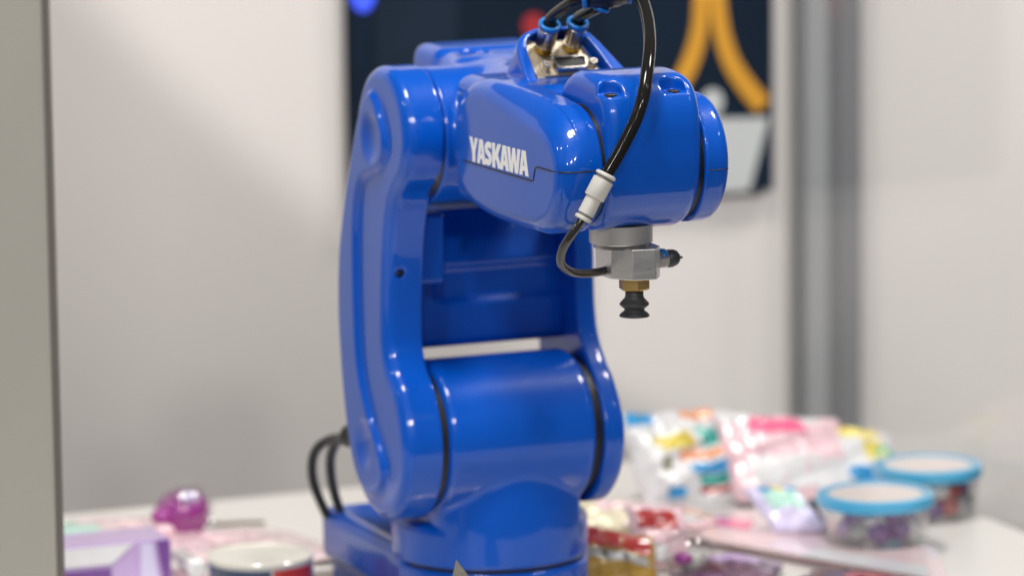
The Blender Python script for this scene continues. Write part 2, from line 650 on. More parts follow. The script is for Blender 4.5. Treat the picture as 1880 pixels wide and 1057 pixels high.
print_poly('orange_stripe', stripe([(442.0, 300), (442, 200), (441.5, 160), (439.5, 138), (433, 118), (423, 102), (409, 88)], 10.5, 13.5), M['orange'], scr)
print_poly('orange_stripe', stripe([(452.4, 300), (452.4, 200), (453.4, 160), (456, 138), (462.5, 118), (472.5, 102), (487, 85)], 10.5, 13.5), M['orange'], scr, y=586.9)
print_poly('grey_pot', [(436, 79.5), (491, 77), (476.5, 28), (436, 28)], M['grey_print'], scr, y=587.2)
th = np.linspace(0, 2 * np.pi, 32, endpoint=False)
disc = lambda x, z, r, rz=None: [(x + r * math.cos(a), z + (rz or r) * math.sin(a)) for a in th]
print_poly('grey_dot', disc(449, 90, 8, 9), M['grey_print'], scr, y=587.3)
print_poly('blue_glow_disc', disc(198, 180, 9.4, 16), M['blue_glow'], scr)  # reflected blue light, put on the panel as a glowing disc
print_poly('red_glow_disc', disc(318.5, 149, 8), M['red_glow'], scr, y=587.2)  # soft red glow of a light, painted as a flat disc
print_poly('slate_patch', [(208, 95), (262, 93), (268, 240), (205, 245)], M['slate_print'], scr)
# ------------------------------------------------------------------ the robot (robot millimetres: x along the shoulder axis, u = -y forward, z up from the shoulder axis)
UY, UZ = -14.0, 164.5         # elbow axis
BY, BZ = -179.0, 168.0        # wrist axis
SX, SY = 48.2, 13.0            # turning axis of the waist
rob = empty('robot_arm', (SX, SY, TABLE_Z), 'glossy blue six-axis robot arm with a suction cup tool, standing on the white table', 'robot arm')


def uz(P):
    return -P[:, 1], P[:, 2]


# --- base: round foot under the waist and the long box behind it
def f_base(P):
    r = np.hypot(P[:, 0] - SX, P[:, 1] - SY)
    foot = ext(r - 53.2, P[:, 2], -103, -70.6, 1.5, 2.2)
    box = rbox(P, (SX, 72, -77.5), (52.5, 66, 15.5), 7)
    low = rbox(P, (SX, 60, -97), (50, 66, 6), 1.5)
    return smin(smin(foot, box, 4), low, 2)


base = link('base', sdf_mesh('base', f_base, (-8, -44, -104), (104, 140, -60), 1.4), M['blue'], rob)
link('mounting_plate', box_mesh('mounting_plate', (-20, -62, TABLE_Z), (117, 152, -103), 1.0), M['steel'], rob, smooth=False)
seal = link('waist_seal', lathe_mesh('waist_seal', (SX, SY, -72), (0, 0, 1), [(50.6, 0), (50.6, 4.6)], 96), M['black'], rob)
sharp(seal)

# --- waist: turned body that flares up into the shoulder drum
wp = spline([(53.4, -70.0), (53.4, -62), (53.3, -54), (53.0, -46), (52.4, -38), (51.6, -30), (51, -20), (50.6, 0)], 5, closed=False)


def f_waist(P):
    r = np.hypot(P[:, 0] - SX, P[:, 1] - SY)
    R = np.interp(P[:, 2], wp[:, 1], wp[:, 0])
    neck = smax((r - R) * 0.95, np.abs(P[:, 0] - 47) - 42.2, 5)
    neck = smax(neck, np.abs(P[:, 2] + 30) - 34, 2)
    low = ext((r - R) * 0.95, P[:, 2], -68.6, -45.5, 1.8, 5.0)
    a = np.hypot(P[:, 1], P[:, 2])
    drum = ext(a - 41.6, P[:, 0], 4.6, 89.4, 4.5)
    return smin(np.minimum(low, neck), drum, 2.2)


link('waist', sdf_mesh('waist', f_waist, (-7, -46, -70), (104, 68, 44), 1.2), M['blue'], rob)
for nm, x0, x1 in (('shoulder_seal', -2, 6), ('shoulder_seal', 88, 95)):
    sharp(link(nm, lathe_mesh(nm, (x0, 0, 0), (1, 0, 0), [(38.4, 0), (38.4, x1 - x0)], 72), M['black'], rob))

# --- lower arm: left plate, right plate and the web between them
outl = spline([(14, 201.6), (26, 200), (38, 193), (46.5, 182), (50.3, 168), (48.6, 156), (42, 145), (32, 136.5), (25.5, 128), (21.5, 116), (18.6, 103),
               (16, 84), (14.6, 66), (15.2, 52), (20.5, 41), (31, 31.5), (39, 17), (42.6, 2), (40, -15), (32.5, -28), (20, -38), (4, -42.5), (-12, -40.6),
               (-26, -34), (-38, -21), (-45, -5), (-49.5, 12), (-52.8, 30), (-55, 50), (-56, 66), (-55.3, 84), (-52.5, 102), (-46.8, 119), (-39.8, 137),
               (-32.8, 152), (-26.3, 167), (-20, 182), (-11, 194), (1, 200.4)], 5)
plat = spline([(4, 187.5), (12, 183.5), (19, 175), (24, 165), (22, 155), (13, 148), (-2, 143.5), (-12, 138.5), (-18, 128), (-21, 112), (-22, 92), (-22, 72), (-21, 52), (-18, 36),
               (-11, 22), (-2, 9), (8, -1), (14.5, -11), (13, -20), (4, -27.5), (-9, -30), (-22, -24), (-31, -12), (-37, 3), (-41.5, 20), (-45, 40), (-47, 60),
               (-46.5, 80), (-44, 98), (-38, 117), (-30.5, 136), (-22, 154), (-14, 170), (-5.5, 182)], 5)
F_out, F_plat = poly_field(outl), poly_field(plat)


def f_left(P):
    u, z = uz(P)
    x = P[:, 0]
    d = ext(F_out(u, z), x, -21.8, 0, 7.0, 1.0)
    d = smin(d, ext(F_plat(u, z), x, -25.0, -5, 2.0, 1), 3.2)
    for (cu, cz) in ((5.5, 163.5), (-11, -3)):
        dish = np.sqrt((u - cu) ** 2 + ((z - cz) / 1.12) ** 2 + (x + 44.0) ** 2) - 22.2
        d = smax(d, -dish * 0.92, 1.2)
    # shallow channel between the two dishes, along the front of the raised panel
    hole = np.hypot(x + 13, z - 92) - 2.4
    d = smax(d, -np.maximum(hole, 10 - u), 0.5)
    return d


low = link('lower_arm', sdf_mesh('lower_arm', f_left, (-27, -52, -44), (1, 58, 203), 1.15), M['blue'], rob)
low['label'] = 'broad left side plate of the lower arm'
link('plug', lathe_mesh('plug', (-13, -13.5, 92), (0, -1, 0), [(2.6, 0), (2.6, 1.5)], 20), M['plug'], low)

outr = spline([(-16, 121), (-4, 118), (1.5, 108), (3, 92), (3.2, 76), (4.4, 62), (8.5, 49), (17.5, 38), (28, 29), (38, 15), (42.4, 0), (39.5, -16), (32, -28),
               (19, -38.5), (3, -42.3), (-13, -40), (-27, -33), (-38, -19), (-42, -3), (-46, 14), (-49, 36), (-50, 60), (-49, 84), (-44, 104), (-32, 117)], 5)
F_outr = poly_field(outr)


def f_right(P):
    u, z = uz(P)
    d = ext(F_outr(u, z), P[:, 0], 93.4, 106.2, 1.0, 5.5)
    return d


ra = link('lower_arm_side', sdf_mesh('lower_arm_side', f_right, (92, -44, -44), (107, 52, 123), 1.15), M['blue'], rob)
link('plug', lathe_mesh('plug', (101, -1.2, 93), (0, -1, 0), [(2.4, 0), (2.4, 1.4)], 20), M['plug'], ra)


def f_web(P):
    u, z = uz(P)
    x = P[:, 0]
    d = rbox(P, (46.7, 33, 81), (50, 19, 36.5), 5)                      # panel, u -52..-14
    blk = rbox(P, (7.5, 20, 102), (9.5, 26, 19), 2.5)                   # raised block against the left plate
    scoop = ((-14.5 - u) - (z - 88) * 0.55) / math.hypot(1, 0.55)       # sloping scoop below the forearm
    sc = smax(scoop, 17 - x, 2)
    d = smax(d, -sc * 0.9, 1.2)
    pk = rbox(P, (58, 13, 79), (39, 5, 9.5), 4)                         # shallow pocket under the scoop's edge
    d = smax(d, -pk, 4)
    return smin(d, blk, 1.5)


link('arm_web', sdf_mesh('arm_web', f_web, (-3, -8, 43), (98, 54, 122), 1.2), M['blue'], rob)

# --- elbow housing: drum about the elbow axis with the motor cover behind
def f_elbow(P):
    u, z = uz(P)
    x = P[:, 0]
    drum = ext(np.hypot(u + UY, z - UZ) - 36.2, x, 0.9, 84, 1.3, 6)
    cov = rbox(P, (56, 19, 171), (34, 32, 32.6), 8)
    hump = rbox(P, (54, 34, 186), (31, 18, 19.5), 6)
    pocket = np.hypot(x - 42, (P[:, 1] - 8) * 0.8) - 8
    d = smin(drum, cov, 6)
    d = smax(d, -np.maximum(pocket, 197.5 - z), 2.0)
    d = smin(d, hump, 5)
    neck = ext(np.hypot(x - 43, z - (BZ - 1)) - 35, P[:, 1], -70, 0, 3)
    return smin(d, neck, 6)


elb = link('elbow_housing', sdf_mesh('elbow_housing', f_elbow, (1, -72, 127), (92, 72, 207), 1.3), M['blue'], rob)
sharp(link('elbow_seal', lathe_mesh('elbow_seal', (-2, UY, UZ), (1, 0, 0), [(34.3, 0), (34.3, 5)], 72), M['screw'], rob))

# --- forearm: body with deck, the lettered cover on the left and the cap on the right of the wrist fork
outc = spline([(100, 203.4), (86, 200.5), (74, 192), (66.5, 179), (65.5, 166), (68.5, 153), (75.5, 143), (88, 136.2), (108, 133.2), (135, 132.4), (162, 132.8),
               (182, 134.2), (197, 140.5), (207, 152), (210.6, 167), (208, 180), (200.5, 190.5), (188, 197), (170, 199.6), (148, 201.4), (122, 203.2)], 6)
F_cov = poly_field(outc)


def f_cover(P):
    u, z = uz(P)
    x = P[:, 0]
    bulge = 1.2 * np.clip(1 - ((u - 135) / 75) ** 2, 0, 1) * np.clip(1 - ((z - 167) / 38) ** 2, 0, 1)
    r = 9.5 + 7.5 * np.clip((u - 115) / 70, 0, 1) * np.clip((z - 172) / 18, 0, 1)
    d = ext(F_cov(u, z), x + bulge, -2.8, 20.0, r, 1.2)
    return d


cov = link('forearm_cover', sdf_mesh('forearm_cover', f_cover, (-5, -213, 131), (21, -63, 205), 0.9), M['blue'], rob)
cov['label'] = 'left forearm cover with white lettering and a stepped seam'


def f_fore(P):
    u, z = uz(P)
    x = P[:, 0]
    body = rbox(P, (46, -94, 168), (44, 38, 33.4), 9)
    cut = ext(np.hypot(u + BY, z - BZ) - 47, x, 20.5, 75, 1)
    d = smax(body, -cut, 3)
    arm = ext(np.maximum(np.abs(z - BZ) - 31, np.abs(u - 145) - 36), x, 77, 88.5, 5)
    end = ext(np.hypot(u + BY, z - BZ) - 32.6, x, 75.2, 89.4, 1.0, 6)
    return smin(smin(d, arm, 3), end, 2)


fore = link('forearm', sdf_mesh('forearm', f_fore, (0, -214, 130), (93, -54, 204), 1.1), M['blue'], rob)


def surf_x(f, x0, u, z, dirv=(1, 0, 0), n=60):
    """walk from outside along dirv until the distance function vanishes"""
    p = np.array([[x0, -u, z]], float)
    d = np.array(dirv, float)
    for _ in range(n):
        s = float(f(p)[0])
        p += d * s * 0.8
        if abs(s) < 1e-3:
            break
    return p[0]


path = [(u, 159.9 + (u - 88) * 0.008) for u in np.linspace(84, 175.5, 14)] + [(177.2, 161.0), (178.2, 163.5), (179.2, 166.4), (181.2, 168.0)] + \
       [(u, 168.3) for u in np.linspace(184, 200, 6)]
seam = [surf_x(f_cover, -12, u, z) for u, z in path]
seam += [surf_x(f_cover, x, 220, 168.4 + 0.02 * k, (0, 1, 0)) for k, x in enumerate((-1.5, 1, 4, 8, 12, 16, 19))]
link('seam', tube_mesh('seam', seam, 0.42, 8, 2), M['seam'], cov)
seam2 = [surf_x(f_fore, x, 225, 165.0, (0, 1, 0)) for x in (76.6, 79, 82, 84, 85.5, 87, 88, 88.8)]
link('seam', tube_mesh('seam', seam2, 0.28, 8, 2), M['seam'], fore)

# lettering: each letter a thin raised plate that follows the cover
GL = {
    'Y': (0.92, [(0, 1), (.31, 1), (.46, .62), (.61, 1), (.92, 1), (.615, .38), (.615, 0), (.305, 0), (.305, .38)], None),
    'A': (0.90, [(.27, 1), (.63, 1), (.90, 0), (.60, 0), (.555, .19), (.345, .19), (.30, 0), (0, 0)], [(.45, .74), (.515, .39), (.385, .39)]),
    'K': (0.96, [(0, 0), (0, 1), (.30, 1), (.30, .61), (.58, 1), (.93, 1), (.59, .54), (.97, 0), (.61, 0), (.38, .38), (.30, .28), (.30, 0)], None),
    'W': (1.32, [(0, 1), (.29, 1), (.40, .36), (.53, 1), (.79, 1), (.92, .36), (1.03, 1), (1.32, 1), (1.09, 0), (.76, 0), (.66, .50), (.56, 0), (.23, 0)], None),
}
sc_ = spline([(.70, .825), (.50, .865), (.32, .855), (.185, .79), (.155, .70), (.20, .61), (.34, .53), (.49, .455), (.585, .365), (.585, .25), (.49, .16), (.33, .135), (.05, .175)], 5, closed=False)
T_ = np.gradient(sc_, axis=0)
T_ /= np.linalg.norm(T_, axis=1, keepdims=True)
N_ = np.stack([-T_[:, 1], T_[:, 0]], -1) * np.array([0.145, 0.12])
GL['S'] = (0.76, list(map(tuple, np.concatenate([sc_ + N_, (sc_ - N_)[::-1]]))), None)
starts = {0: 0.0, 1: 0.82, 2: 1.66, 3: 2.46, 4: 3.27, 5: 4.02, 6: 5.22}
u0, u1, zb, ht = 93.6, 171.4, 160.9, 12.5
ks = (u1 - u0) / 6.12
for i, ch in enumerate('YASKAWA'):
    w, outer, hole = GL[ch]
    loops = [outer] + ([hole] if hole else [])
    flat = [p for l in loops for p in l]
    tris = tessellate_polygon([[Vector((a, b, 0)) for a, b in l] for l in loops])
    bmv = bmesh.new()
    vs = []
    for a, b in flat:
        s = starts[i] + a
        u = u0 + s * ks
        z = zb + b * ht + (u - u0) * 0.016
        q = surf_x(f_cover, -12, u, z)
        vs.append(bmv.verts.new(W((q[0] - 0.12, q[1], q[2]))))
    for tr_ in tris:
        try:
            bmv.faces.new([vs[k] for k in tr_])
        except ValueError:
            pass
    bmesh.ops.subdivide_edges(bmv, edges=list(bmv.edges), cuts=1)
    r_ = bmesh.ops.extrude_face_region(bmv, geom=list(bmv.faces))
    bmesh.ops.translate(bmv, verts=[g for g in r_['geom'] if isinstance(g, bmesh.types.BMVert)], vec=Vector((0.0004, 0, 0)))
    bmesh.ops.recalc_face_normals(bmv, faces=bmv.faces)
    me = bpy.data.meshes.new('letter')
    bmv.to_mesh(me)
    bmv.free()
    link('letter', me, M['white_print'], cov, smooth=False)

# --- wrist housing
outw = spline([(179, 134), (192, 136.6), (203, 144), (210.5, 155), (213, 168), (213.2, 180), (212.6, 190), (210.4, 199), (206, 206.4), (199, 211.2), (188, 213.2), (174, 213.6),
               (163, 212), (153, 205), (147.5, 193), (145.3, 180), (145, 168), (148, 154), (155, 144), (166, 136.6)], 6)
F_wr = poly_field(outw)


def f_wrist(P):
    u, z = uz(P)
    x = P[:, 0]
    narrow = 1.0 * np.clip((z - 190) / 20, 0, 1)
    d = ext(F_wr(u, z), x, 21.6, 73.6, 6.5 + 0 * x, 7.0)
    for px in (26.5, 60.5):
        cut = np.maximum(seg_dist(np.stack([x, u, 0 * x], -1), (px, 203.5, 0), (px + 1.5, 216, 0)) - 6.2, 204.4 - z)
        d = smax(d, -cut, 1.6)
    return d


wr = link('wrist_housing', sdf_mesh('wrist_housing', f_wrist, (20, -215, 132), (75, -143, 215), 0.85), M['blue'], rob)
for px in (26.5, 60.5):
    s_ = sharp(link('screw', lathe_mesh('screw', (px + 0.4, -204.2, 204.1), (0, 0, 1), [(3.1, 0), (3.1, 0.9), (2.7, 1.2), (1.5, 1.2), (1.4, 0.4)], 24), M['screw'], wr))
sharp(link('wrist_seal', lathe_mesh('wrist_seal', (18, BY, BZ), (1, 0, 0), [(30.2, 0), (30.2, 59)], 64), M['black'], rob))

# --- tool flange, gripper block, nut, suction cup, side fitting
FX, FY = 42.4, -180.0
sharp(link('tool_flange', lathe_mesh('tool_flange', (FX, FY, 127.2), (0, 0, 1), [(15.4, 0), (16.0, 0.6), (16.0, 9.5), (10, 9.5)], 72), M['flange'], rob))
sharp(link('flange_neck', lathe_mesh('flange_neck', (FX, FY, 125.0), (0, 0, 1), [(13.6, 0), (13.6, 2.6)], 48), M['steel_dark'], rob))
blk = [(32.6, -170.5), (34.0, -186.8), (41.3, -196.6), (53.2, -199.0), (59.3, -190.0), (59.8, -172), (53, -163), (38, -163)]
gb = link('gripper_block', prism_mesh('gripper_block', [(a, b, 110.0) for a, b in blk], (0, 0, 15.6), 0.45, 2), M['alu'], rob, smooth=False)
link('engraved_mark', prism_mesh('engraved_mark', [(48.6, -198.22, 115.6), (50.4, -198.59, 115.6), (50.4, -198.59, 115.3), (48.6, -198.22, 115.3)], (0, -0.12, 0)), M['steel_dark'], gb, smooth=False)
CX, CY = 46.4, -187.0
link('hex_nut', lathe_mesh('hex_nut', (CX, CY, 103.9), (0, 0, 1), [(7.1, 0), (7.9, 0.7), (7.9, 5.3), (7.2, 6.1)], 6, rot=0.35), M['brass'], rob, smooth=False)
cup = [(4.6, 14.2), (4.6, 10.6), (4.9, 9.4), (6.2, 8.0), (7.2, 6.9), (7.55, 6.3), (7.2, 5.7), (5.4, 4.2), (4.9, 3.5), (5.2, 2.9), (6.7, 1.7), (7.6, 0.6), (7.7, 0.25), (7.4, 0.0), (6, 0.8), (3, 1.4)]
link('suction_cup', lathe_mesh('suction_cup', (CX, CY, 90.4), (0, 0, 1), [(r, h) for r, h in cup][::-1], 56), M['rubber'], rob)
# side fitting with taped end
d_ = np.array([0.99, 0.02, 0.0])
p0 = np.array([59.0, -181.5, 117.4])
fit = sharp(link('side_fitting', lathe_mesh('side_fitting', p0, d_, [(3.2, 0), (3.2, 1.2), (4.3, 1.3), (4.6, 1.9), (4.6, 7.6), (4.1, 8.2), (3.0, 8.2)], 7, rot=0.5), M['steel_dark'], rob), 25)
link('release_ring', lathe_mesh('release_ring', p0 + np.array([0, 0.4, 0.7]), d_, [(3.8, 4.2), (4.4, 4.5), (4.4, 6.6), (3.7, 6.8)], 32), M['ring'], fit)
link('end_plug', lathe_mesh('end_plug', p0, d_, [(3.9, 7.6), (4.7, 8.4), (4.6, 11.0), (3.8, 13.2), (2.2, 14.6), (1.0, 15.0), (0.6, 16.0), (0.35, 16.8)], 9, rot=0.2), M['rubber'], fit)

# --- connector tower on the forearm, plate with air ports and socket
TS = math.radians(48)                                   # how far the plate leans back
tn = np.array([0, -math.cos(TS), math.sin(TS)])         # plate normal, forward and up
tv = np.array([0, math.sin(TS), math.cos(TS)])          # up along the plate
t0 = np.array([51.5, -101.0, 199.5])                     # middle of the plate's lower edge


def tp(a, b, c=0.0):
    return t0 + np.array([1, 0, 0]) * a + tv * b + tn * c


arch = spline([(-26.5, -6), (-26.6, 12), (-25, 23), (-20.5, 30), (-12, 34.4), (-1, 35.6), (9, 34.6), (16.5, 31), (21, 24), (25, 14), (29.5, 3), (33, -7), (14, -9), (-14, -9)], 6)
inner = spline([(-20.6, -10), (-20.8, 9), (-20.2, 21), (-17.0, 28), (-10, 31.8), (-1, 32.6), (7.5, 31.8), (13.4, 28.6), (16.4, 22), (19.2, 12), (22, 1), (24, -11), (10, -11), (-10, -11)], 6)
F_ar, F_in = poly_field(arch), poly_field(inner)


def f_tower(P):
    q = P - t0
    a, b, c = q[:, 0], q @ tv, q @ tn
    d = ext(F_ar(a, b), c, -30, 3.6, 6, 1.6)
    cut = ext(F_in(a, b), c, -4.0, 12, 0.6)
    d = smax(d, -cut, 1.0)
    return np.maximum(d, 190 - P[:, 2])


tow = link('connector_tower', sdf_mesh('connector_tower', f_tower, (22, -112, 190), (87, -48, 236), 0.85), M['blue'], rob)
pl = [(-16.0, 30.2), (-18.8, 27.8), (-18.8, 22.6), (-19.8, 21.6), (-16.6, -5), (21.6, -5), (13.2, 28), (10.8, 30.2)]
plate = link('connector_plate', prism_mesh('connector_plate', [tp(a, b, -3.4) for a, b in pl], tuple(tn * 1.6), 0.25, 1), M['nickel'], rob, smooth=False)
PZ = -1.8


def port(a, b):
    o = tp(a, b, PZ)
    ax = tn * 0.985 + tv * 0.17 + np.array([0.0, 0, 0])
    ax /= np.linalg.norm(ax)
    st = sharp(link('air_port', lathe_mesh('air_port', o, ax, [(5.0, 0), (5.2, 0.3), (5.2, 2.6), (4.4, 3.4), (3.6, 3.6)], 6), M['brass_dark'], plate), 25)
    e = empty_none = None
    sharp(link('port_sleeve', lathe_mesh('port_sleeve', o, ax, [(4.3, 3.0), (4.9, 3.4), (5.1, 4.4), (5.1, 14.1), (4.6, 14.7), (4.2, 14.7)], 40), M['chrome'], plate))
    link('port_ring', lathe_mesh('port_ring', o, ax, [(4.4, 14.5), (5.4, 14.8), (5.8, 15.5), (5.8, 17.1), (5.4, 17.7), (4.2, 17.7), (3.6, 17.1), (3.4, 14.4)], 40), M['ring'], plate)
    return o, ax


pA = port(-8.8, 23.6)
pB = port(7.0, 23.8)
# nine-pin socket
dsub = [(-8.2, 3.0), (-7.2, 2.2), (7.2, 2.2), (8.2, 3.0), (9.6, 9.0), (8.6, 10.2), (-8.6, 10.2), (-9.6, 9.0)]
fl = [(-14.5, 0.9), (14.5, 0.9), (16.2, 6.3), (14.5, 11.4), (-14.5, 11.4), (-16.2, 6.3)]
ox, oy = 1.0, 4.2
link('socket_flange', prism_mesh('socket_flange', [tp(a + ox, b + oy, PZ) for a, b in fl], tuple(tn * 0.9), 0.3, 1), M['nickel'], plate, smooth=False)
sh = [(a * 1.06, (b - 6.2) * 1.06 + 6.2) for a, b in dsub]
shi = [(a * 0.88, (b - 6.2) * 0.80 + 6.2) for a, b in dsub]
rows = [(sh, 0.9), (sh, 4.6), ([(a * 0.985, (b - 6.2) * 0.975 + 6.2) for a, b in sh], 5.2), (shi, 5.2), (shi, 1.0)]
Vs = [tp(a + ox, b + oy, PZ + hh) for P_, hh in rows for a, b in P_]
k_ = len(dsub)
Qs = [(r * k_ + i_, r * k_ + (i_ + 1) % k_, (r + 1) * k_ + (i_ + 1) % k_, (r + 1) * k_ + i_) for r in range(len(rows) - 1) for i_ in range(k_)]
sharp(link('socket_shell', mesh_np('socket_shell', Vs, Qs), M['chrome'], plate), 30)
link('socket_face', prism_mesh('socket_face', [tp(a * 0.87 + ox, (b - 6.2) * 0.79 + 6.2 + oy, PZ + 1.2) for a, b in dsub], tuple(tn * 3.0), 0.1, 1), M['socket'], plate, smooth=False)
pins = bmesh.new()
for row, n in ((7.5, 5), (4.9, 4)):
    for k in range(n):
        c = tp(ox + (k - (n - 1) / 2) * 2.75, row + oy, PZ + 4.24)
        vs = [pins.verts.new(W(c + 0.62 * (math.cos(t_) * np.array([1, 0, 0]) + math.sin(t_) * tv))) for t_ in np.linspace(0, 2 * np.pi, 10, endpoint=False)]
        pins.faces.new(vs)
me = bpy.data.meshes.new('pin_hole')
pins.to_mesh(me)
pins.free()
link('pin_hole', me, M['pin'], plate, smooth=False)
for sgn in (-1, 1):
    o = tp(ox + sgn * 13.2, 6.5 + oy, PZ)
    sharp(link('jack_screw', lathe_mesh('jack_screw', o, tn, [(2.9, 0), (2.9, 0.4), (2.5, 0.5), (2.5, 4.2), (2.0, 4.7), (1.2, 4.7), (1.1, 3.2)], 6, rot=0.3), M['chrome'], plate), 25)

# --- hoses
def hose(name, pts, r, m, base, label, cat='hose', group=None, sides=24):
    o = link(name, tube_mesh(name, pts, r, sides, 8), m, base=base)
    return tag(o, label, cat, group)


(oa, aa), (ob, ab) = pA, pB
UB = np.array([59.0, -125.0, 246.0])        # union body, just at the top of the picture
ha = [oa + aa * 8, oa + aa * 16, oa + aa * 21 + np.array([0.3, -0.3, 0.4]), (45.0, -113.0, 241.0), (47.5, -118.5, 243.6), (52.5, -122.5, 245.4)]
hb = [ob + ab * 8, ob + ab * 16, ob + ab * 20 + np.array([0.0, -0.3, 0.2]), (59.6, -116.5, 239.0), (60.0, -121.0, 242.6), (60.0, -124.5, 246)]
hose('air_hose', ha, 3.1, M['hose'], tuple(oa), 'short black hose curving up from the left air port behind the wrist')
hose('air_hose', hb, 3.1, M['hose'], tuple(ob), 'short black hose leaning up from the right air port behind the wrist')
un = empty('hose_union', tuple(UB), 'black push-in hose union with blue rings at the top edge', 'hose union')
sharp(link('body', lathe_mesh('body', (49.5, -122.2, 244.4), (0.97, -0.12, 0.06), [(4.2, 0), (5.4, 0.6), (5.6, 3), (6.4, 5), (6.4, 17), (5.4, 19), (5.2, 21.5), (4.4, 22)], 40), M['union'], un))
sharp(link('body_rib', lathe_mesh('body_rib', (59.0, -123.0, 239.4), (0.10, -0.12, 0.98), [(4.6, 0), (5.4, 0.8), (5.4, 8)], 32), M['union'], un))
for o_, a_ in (((47.2, -121.2, 243.9), (0.93, -0.30, 0.25)), ((57.6, -120.4, 238.4), (0.25, -0.40, 0.88)), ((70.6, -124.9, 245.8), (0.97, -0.12, 0.06))):
    link('release_ring', lathe_mesh('release_ring', o_, a_, [(4.2, 0), (5.3, 0.2), (5.6, 0.9), (5.6, 1.8), (4.4, 2.4)], 32), M['ring'], un)
main = [(15.8, -221.0, 166.1), (17.6, -221.5, 169.3), (22.4, -222.0, 176.8), (27.8, -222.2, 185.9), (33.0, -222.0, 195.4), (37.5, -220.0, 205.7), (43.0, -212.5, 216.8), (50.4, -199.0, 227.2),
        (58.4, -180.0, 235.8), (64.8, -160.0, 243.8), (66.3, -146.0, 250.7), (64.0, -136.0, 256.5), (60.2, -129.0, 257.7), (58.6, -125.5, 252.5), (58.8, -124.2, 247)]
hose('air_hose', main, 3.25, M['hose'], main[0], 'long glossy black hose arching over the wrist into the ivory coupling')
thin = [(5.6, -219.6, 148.0), (2.4, -219.0, 143.6), (-1.4, -217.0, 137.6), (-3.2, -213.0, 131.8), (-2.6, -208.0, 126.2), (0.6, -203.0, 121.2), (7.6, -197.0, 117.1), (16.6, -190.0, 114.6), (27.5, -183.0, 113.4), (35, -180.0, 113.6)]
hose('air_tube', thin, 2.15, M['hose_thin'], thin[0], 'thin black tube bending from the ivory coupling back to the gripper block', 'tube')
cp = empty('hose_coupling', (10, -220.6, 157), 'ivory plastic reducing coupling between the thick and the thin hose', 'coupling')
c0, c1 = np.array([16.9, -221.1, 168.3]), np.array([4.4, -219.4, 146.0])
ax_ = (c1 - c0) / np.linalg.norm(c1 - c0)
sharp(link('body', lathe_mesh('body', c0, ax_, [(4.6, 3.0), (5.15, 3.1), (5.25, 3.5), (5.25, 12.6), (4.9, 13.2), (4.05, 13.3), (4.05, 22.0), (3.6, 22.3)], 48), M['ivory'], cp))
sharp(link('collar', lathe_mesh('collar', c0, ax_, [(4.15, -0.4), (5.1, 0.0), (5.35, 0.4), (5.35, 1.2), (5.0, 1.6), (4.1, 1.6)], 48), M['ivory'], cp))
sharp(link('groove', lathe_mesh('groove', c0, ax_, [(4.4, 1.2), (4.4, 3.4)], 40), M['ivory_dark'], cp))
sharp(link('collar', lathe_mesh('collar', c0, ax_, [(3.6, 23.4), (4.25, 23.6), (4.35, 24.0), (4.35, 24.9), (3.9, 25.4), (2.2, 25.5)], 48), M['ivory'], cp))
sharp(link('groove', lathe_mesh('groove', c0, ax_, [(3.5, 21.8), (3.5, 23.8)], 40), M['ivory_dark'], cp))

# --- cables behind the robot
hose('cable', [(-2, 52, -9), (-9.6, 75.0, -13.1), (-8.0, 92.0, -15.3), (-9.9, 106.0, -19.1), (-13.8, 114.0, -25.1), (-15.0, 119.0, -34.6), (-11.8, 124.0, -48.4), (-4.0, 126.0, -66)], 2.7, M['cable'], (-4, 126, -66),
     'outer black cable looping from behind the arm to the base', 'cable', sides=16)
hose('cable', [(0, 52, -11), (-8.6, 75.0, -14.6), (-7.9, 88.0, -16.1), (-8.3, 98.0, -19.6), (-8.6, 106.0, -28.4), (-6.4, 112.0, -40.5), (-2.5, 117.0, -52.6), (2.4, 119.0, -66)], 2.7, M['cable'], (2, 119, -66),
     'inner black cable looping from behind the arm to the base', 'cable', sides=16)
ck = empty('cable_gland', (-4, 62, -13), 'black cable gland behind the left arm plate', 'cable gland')
sharp(link('nut', lathe_mesh('nut', (4, 44, -6), (-0.35, 0.93, -0.16), [(9, 0), (9.5, 1), (9.5, 14), (8.5, 16)], 6), M['cable'], ck))
sharp(link('sleeve', lathe_mesh('sleeve', (4, 44, -6), (-0.35, 0.93, -0.16), [(6, 15), (7, 17), (6.4, 36), (4.5, 38)], 24), M['cable'], ck))

# --- pointed steel strip in front
e_r = np.array([0.9231, -0.3845, 0.0])
q0 = np.array([-53.0, -190.0, -24.0])
ed = [q0 + e_r * 0.2, q0 + e_r * (-1.9) + np.array([0, 0, -9]), q0 + e_r * (-2.6) + np.array([0, 0, TABLE_Z + 24.0]), q0 + e_r * 62 + np.array([0, 0, TABLE_Z + 24.0])]
tag(link('steel_strip', prism_mesh('steel_strip', [tuple(p) for p in ed], (0.55, 1.5, 0), 0.15, 1), M['steel'], base=(-40, -195, TABLE_Z), smooth=False),
    'pointed sheet steel tip rising in front of the robot base', 'steel strip')
# ------------------------------------------------------------------ toys and sweets on the table, well out of focus
def film(name, col, rough=0.22, var=0.08):
    return mat(name, col, rough, coat=0.8, var=var, scale=90, bump=0.5, bscale=110)


